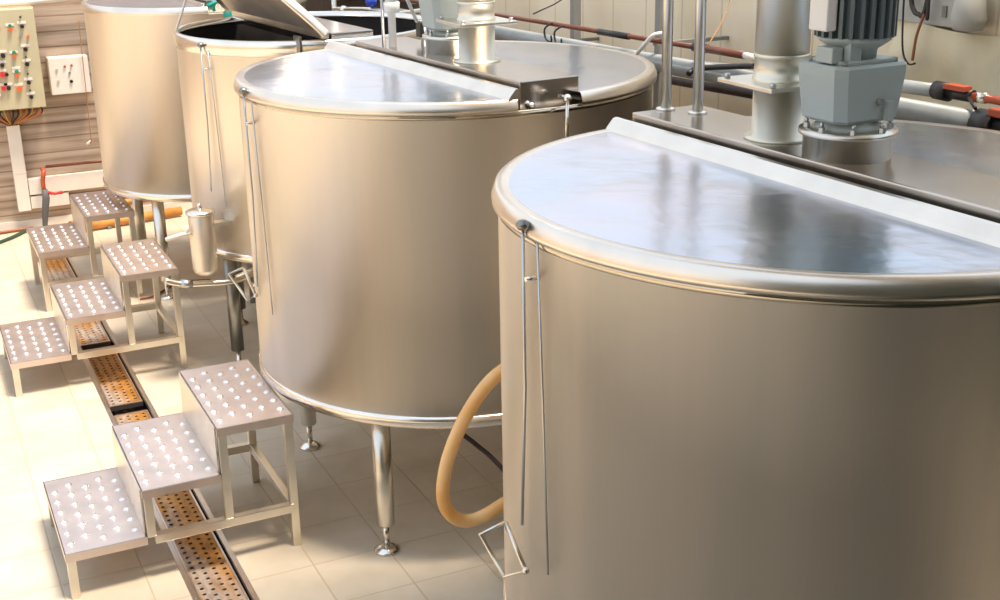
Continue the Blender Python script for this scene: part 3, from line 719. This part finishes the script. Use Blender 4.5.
for (x, z, m_, n_, r_) in ((.722, 1.568, 'orangered', 'push_button', .012), (.804, 1.560, 'orangered', 'indicator_lamp', .016), (.804, 1.582, 'green', 'push_button', .012),
                        (.887, 1.572, 'black', 'rotary_switch', .014), (.727, 1.37, 'black', 'push_button', .017), (.806, 1.362, 'orangered', 'indicator_lamp', .015), (.806, 1.388, 'green', 'push_button', .013),
                        (.889, 1.405, 'black', 'rotary_switch', .015), (.886, 1.296, 'black', 'rotary_switch', .015), (.712, 1.300, 'black', 'push_button', .014),
                        (.705, 1.232, 'red', 'push_button', .018), (.735, 1.232, 'black', 'push_button', .013), (.806, 1.222, 'orangered', 'indicator_lamp', .015), (.806, 1.248, 'green', 'push_button', .014),
                        (.880, 1.160, 'black', 'rotary_switch', .014), (.700, 1.132, 'red', 'push_button', .016), (.735, 1.132, 'black', 'push_button', .015), (.808, 1.118, 'orangered', 'indicator_lamp', .020), (.884, 1.052, 'black', 'rotary_switch', .014),
                        (.868, 1.505, 'galv', 'key_switch', .010), (.920, 1.500, 'orangered', 'key_switch', .009), (.884, 1.350, 'black', 'screw', .006), (.882, 1.225, 'black', 'screw', .006), (.882, 1.102, 'black', 'screw', .006), (.884, 1.64, 'black', 'screw', .007)):
    btn(x, z, m_, n_, r_, .03 if r_ >= .0135 and n_ != 'screw' else None)
# wire bundle from cabinet into the white trunking
wcols = ['wire_d', 'wire_y', 'wire_b', 'wire_r', 'wire_d', 'wire_y', 'wire_b', 'wire_r', 'wire_d']
wb = thing('wire_bundle', (.74, 10.15, .83), 'bundle of brown and yellow wires between the cabinet and white trunking', 'wires')
for i in range(18):
    xa = .58 + i * .0215 + random.uniform(-.006, .006); xb = .70 + .075 * i / 17
    ya = 10.13 + random.uniform(-.03, .03)
    MB().tube([(xa, ya, CZ0 + .01), (xa + random.uniform(-.01, .01), ya - .01, CZ0 - .05), (xb, 10.2, .835), (xb, 10.205, .80)], .0062, 6, 4).build('wire', wcols[i % 9], wb)
tk = thing('cable_trunking', (.735, WY, .16), 'white upright cable trunking below the beige control cabinet', 'cable trunking', 'white trunking on the plank wall')
tr_ = MB().box((.692, 10.185, .155), (.785, WY, .825), bev=.004).build('cover', 'white', tk)
MB().box((.690, 10.182, .455), (.787, WY, .459)).build('joint', 'white', tk)
q = MB().box((.79, 10.19, .275), (1.55, WY, .400), bev=.003); single('cable_trunking', q, 'white', (1.1, WY, .3), 'white horizontal trunking under the brown pipe, upper one', 'cable trunking', 'white trunking on the plank wall')
q = MB().box((.79, 10.195, .165), (1.075, WY, .262), bev=.003); single('cable_trunking', q, 'white', (.93, WY, .2), 'short white horizontal trunking, lower one, by the hanging tap hose', 'cable trunking', 'white trunking on the plank wall')
q = MB().tube([(.40, 10.17, 1.730), (.95, 10.17, 1.735), (1.6, 10.17, 1.76)], .022, 12)
single('white_conduit', q, 'white', (.9, 10.17, 1.7), 'white conduit crossing the plank wall above the control cabinet', 'conduit')
jb = thing('junction_box', (1.19, WY, 1.04), 'white square junction box right of the beige cabinet', 'electrical box')
MB().box((1.045, 10.14, 1.035), (1.335, WY, 1.315), bev=.006).build('case', 'white', jb)
for x, z, m_, r_ in ((1.10, 1.225, 'cabinet', .009), (1.10, 1.14, 'cabinet', .010), (1.16, 1.245, 'copperred', .009), (1.21, 1.25, 'copperred', .009), (1.19, 1.195, 'greypaint', .009), (1.195, 1.13, 'black', .012)):
    MB().tube([(x, 10.141, z), (x, 10.13, z)], r_, 12).build('button', m_, jb)
q = MB().tube([(.93, 10.18, .487), (1.75, 10.18, .482)], .012, 12); single('brown_pipe', q, 'copper', (1.3, 10.18, .48), 'dark brown pipe lying above the white horizontal trunking', 'pipe')
sc = thing('pull_cord', (1.28, 10.15, .64), 'thin cord with a white tag hanging right of the junction box', 'cord')
MB().tube([(1.30, 10.12, 1.60), (1.295, 10.12, 1.30), (1.285, 10.12, .70), (1.275, 10.13, .655)], .0035, 6, 4).build('cord', 'cord', sc)
MB().tube([(1.285, 10.14, .66), (1.25, 10.14, .635)], .010, 8).build('tag', 'white', sc)
q = MB().tube([(1.40, 10.2, 1.62), (1.37, 10.19, 1.25), (1.385, 10.19, .95), (1.36, 10.19, .80)], .0055, 8, 5)
single('brown_cable', q, 'wire_b', (1.38, 10.2, 1.2), 'brown cable along the wall at the left edge of the farthest tank', 'cable')
tp = thing('hose_tap', (.89, 10.1, .3), 'red hose tap with a grey hose end hanging on the plank wall', 'tap')
MB().tube([(.905, 10.2, .47), (.905, 10.11, .465), (.89, 10.1, .40), (.888, 10.1, .33)], .017, 10, 3).build('pipe', 'copperred', tp)
MB().tube([(.89, 10.1, .31), (.96, 10.08, .292), (1.02, 10.08, .295)], .012, 8).build('lever', 'red', tp)
MB().tube([(.892, 10.1, .33), (.895, 10.09, .26), (.878, 10.09, .17), (.862, 10.09, .06), (.858, 10.09, .004)], [.022, .028, .026, .02, .016], 10).build('hose_end', 'greyrag', tp)
q = MB().tube([(.2, 9.72, .014), (.40, 9.80, .014), (.60, 9.98, .014), (.72, 10.13, .014), (.80, 10.16, .014)], .014, 8, 5)
single('green_hose', q, 'greenhose', (.5, 9.9, 0), 'dark green hose on the floor at the foot of the plank wall', 'hose')
q = MB().tube([(.1, 10.13, .013), (.5, 10.17, .013), (.78, 10.20, .013)], .013, 8, 4)
single('brown_hose', q, 'wire_b', (.5, 10.17, 0), 'brown hose lying along the bottom of the plank wall', 'hose')
op = thing('lagged_pipe', (1.3, 9.95, .06), 'orange lagged pipe on the floor behind the farthest step platform', 'pipe')
MB().tube([(1.03, 9.90, .05), (1.08, 9.92, .05)], .055, 14).build('end_ring', 'orangepipe', op)
MB().tube([(1.05, 9.91, .045), (1.9, 10.03, .045)], .036, 14).build('pipe', 'orangepipe', op)
MB().tube([(1.07, 10.06, .15), (1.9, 10.16, .15)], .025, 14).build('upper_pipe', 'orangepipe', op)
for x in (1.3, 1.7): MB().box((x, 9.9, 0), (x + .03, 10.2, .02)).build('support', 'greypaint', op)

# lift rope above the open tank
q = MB().tube([(1.362, 6.84, 1.825), (1.42, 6.87, 1.94), (1.62, 6.98, 2.4)], .006, 8)
rp = single('lift_rope', q, 'white', (1.42, 6.62, 1.83), 'white rope rising from the left rim of the open tank', 'rope')

# small vessel beside tank 3
vs2 = thing('filter_vessel', (1.305, 6.40, .6), 'small upright steel filter vessel hung on the open tank', 'filter vessel')
MB().lathe(1.315, 6.43, [(.03, .60), (.06, .62), (.066, .64), (.066, .925), (.060, .935)], 28).build('body', 'tank', vs2)
MB().lathe(1.315, 6.43, [(.076, .935), (.076, .95), (.02, .955)], 28).build('lid', 'rim', vs2)
MB().tube([(1.315, 6.43, .95), (1.31, 6.43, .99)], .012, 8).build('knob', 'rim', vs2)
MB().box((1.33, 6.40, .86), (1.50, 6.46, .88)).build('bracket', 'pipe', vs2)
MB().tube([(1.27, 6.41, .845), (1.20, 6.41, .84), (1.12, 6.41, .825)], .011, 10).build('outlet_pipe', 'white', vs2)
MB().tube([(1.235, 6.41, .84), (1.235, 6.40, .885)], .009, 8).build('valve', 'white', vs2)
op2 = thing('outlet_pipe', (1.3, 6.45, .55), 'steel outlet pipe with lever valve under the open tank', 'pipe')
MB().tube([(1.10, 6.45, .595), (1.18, 6.45, .565), (1.30, 6.45, .548), (1.50, 6.47, .535), (1.75, 6.6, .58), (1.9, 6.75, .63)], .017, 12, 4).build('pipe', 'pipe', op2)
MB().tube([(1.18, 6.45, .565), (1.24, 6.45, .555)], .024, 12).build('joint', 'galv', op2)
MB().tube([(1.47, 6.43, .565), (1.58, 6.40, .61)], .010, 8).build('lever', 'rim', op2)
MB().tube([(1.56, 6.46, .50), (1.66, 6.44, .46)], .012, 8).build('lever', 'rim', op2)

# amber hose
q = MB().tube([(1.86, 3.30, 1.10), (1.72, 3.39, 1.11), (1.587, 3.4, 1.069), (1.485, 3.4, .965), (1.412, 3.4, .825), (1.385, 3.4, .70), (1.402, 3.4, .625), (1.445, 3.4, .582), (1.50, 3.4, .572), (1.577, 3.4, .594), (1.75, 3.5, .60), (1.95, 3.80, .57), (2.04, 4.05, .595)], .0225, 16, 6)
hs = single('product_hose', q, 'hose', (1.5, 3.4, .6), 'amber rubber hose looping out between the two nearest tanks', 'hose')
q = MB().tube([(1.70, 4.08, .60), (1.756, 4.05, .545), (1.80, 4.05, .50), (1.87, 4.0, .42), (2.05, 3.85, .15), (2.2, 3.8, .012), (2.4, 3.8, .012)], .010, 8, 5)
single('black_cable', q, 'wire_d', (2.2, 3.8, 0), 'black cable slanting down behind the amber hose from under the second tank', 'cable')
q = MB().tube([(1.20, 8.02, .008), (1.28, 8.03, .008), (1.37, 8.12, .008), (1.46, 8.22, .008), (1.55, 8.25, .008), (1.7, 8.2, .008)], .008, 8, 5)
single('thin_hose', q, 'wire_b', (1.37, 8.1, 0), 'thin brown hose curling on the floor by the middle step platform', 'hose')

# ------------------------------------------------------------------ camera
cam = bpy.data.cameras.new('camera'); co = bpy.data.objects.new('camera', cam); COL.objects.link(co); SC.camera = co
th, ro, ya = map(math.radians, (18.8037, -1.0513, 25.2314))
F = Vector((math.sin(ya) * math.cos(th), math.cos(ya) * math.cos(th), -math.sin(th)))
Rr = Vector((math.cos(ya), -math.sin(ya), 0)); Up = Rr.cross(F)
R2 = Rr * math.cos(ro) + Up * math.sin(ro); U2 = -Rr * math.sin(ro) + Up * math.cos(ro)
co.matrix_world = Matrix.Translation((0, 0, 2.6)) @ Matrix((R2, U2, -F)).transposed().to_4x4()
cam.sensor_width = 36; cam.lens = 36 * 1262.77 / 1000; cam.clip_start = .05

# ------------------------------------------------------------------ light
w = bpy.data.worlds.new('sky'); SC.world = w; w.use_nodes = True
nt = w.node_tree; bg = nt.nodes['Background']
tc = nt.nodes.new('ShaderNodeTexCoord'); sp = nt.nodes.new('ShaderNodeSeparateXYZ'); nt.links.new(tc.outputs['Generated'], sp.inputs[0])
c = ramp(nt, sp.outputs[2], [(0., (.98, .92, .82)), (.12, (.97, .93, .86)), (.24, (.92, .92, .98)), (.42, (.78, .88, 1.)), (1., (.72, .82, 1.))])
nt.links.new(c, bg.inputs['Color']); bg.inputs['Strength'].default_value = .76
def lamp(kind, name, loc, energy, col, rot=None, target=None, **k):
    d = bpy.data.lights.new(name, kind); d.energy = energy; d.color = col
    for a_, b_ in k.items(): setattr(d, a_, b_)
    o = bpy.data.objects.new(name, d); COL.objects.link(o); o.location = loc
    if target is not None: o.rotation_euler = (Vector(target) - Vector(loc)).to_track_quat('-Z', 'Y').to_euler()
    return o
lamp('SUN', 'sun', (3, 2, 9), 3.9, (1., .85, .69), target=(3 - .22 * 3, 2 + .25 * 3, 9 - 1. * 3), angle=math.radians(14))

SC.view_settings.view_transform = 'Standard'; SC.view_settings.look = 'None'
SC.view_settings.exposure = 0.82; SC.view_settings.gamma = 1; SC.view_settings.use_curve_mapping = False
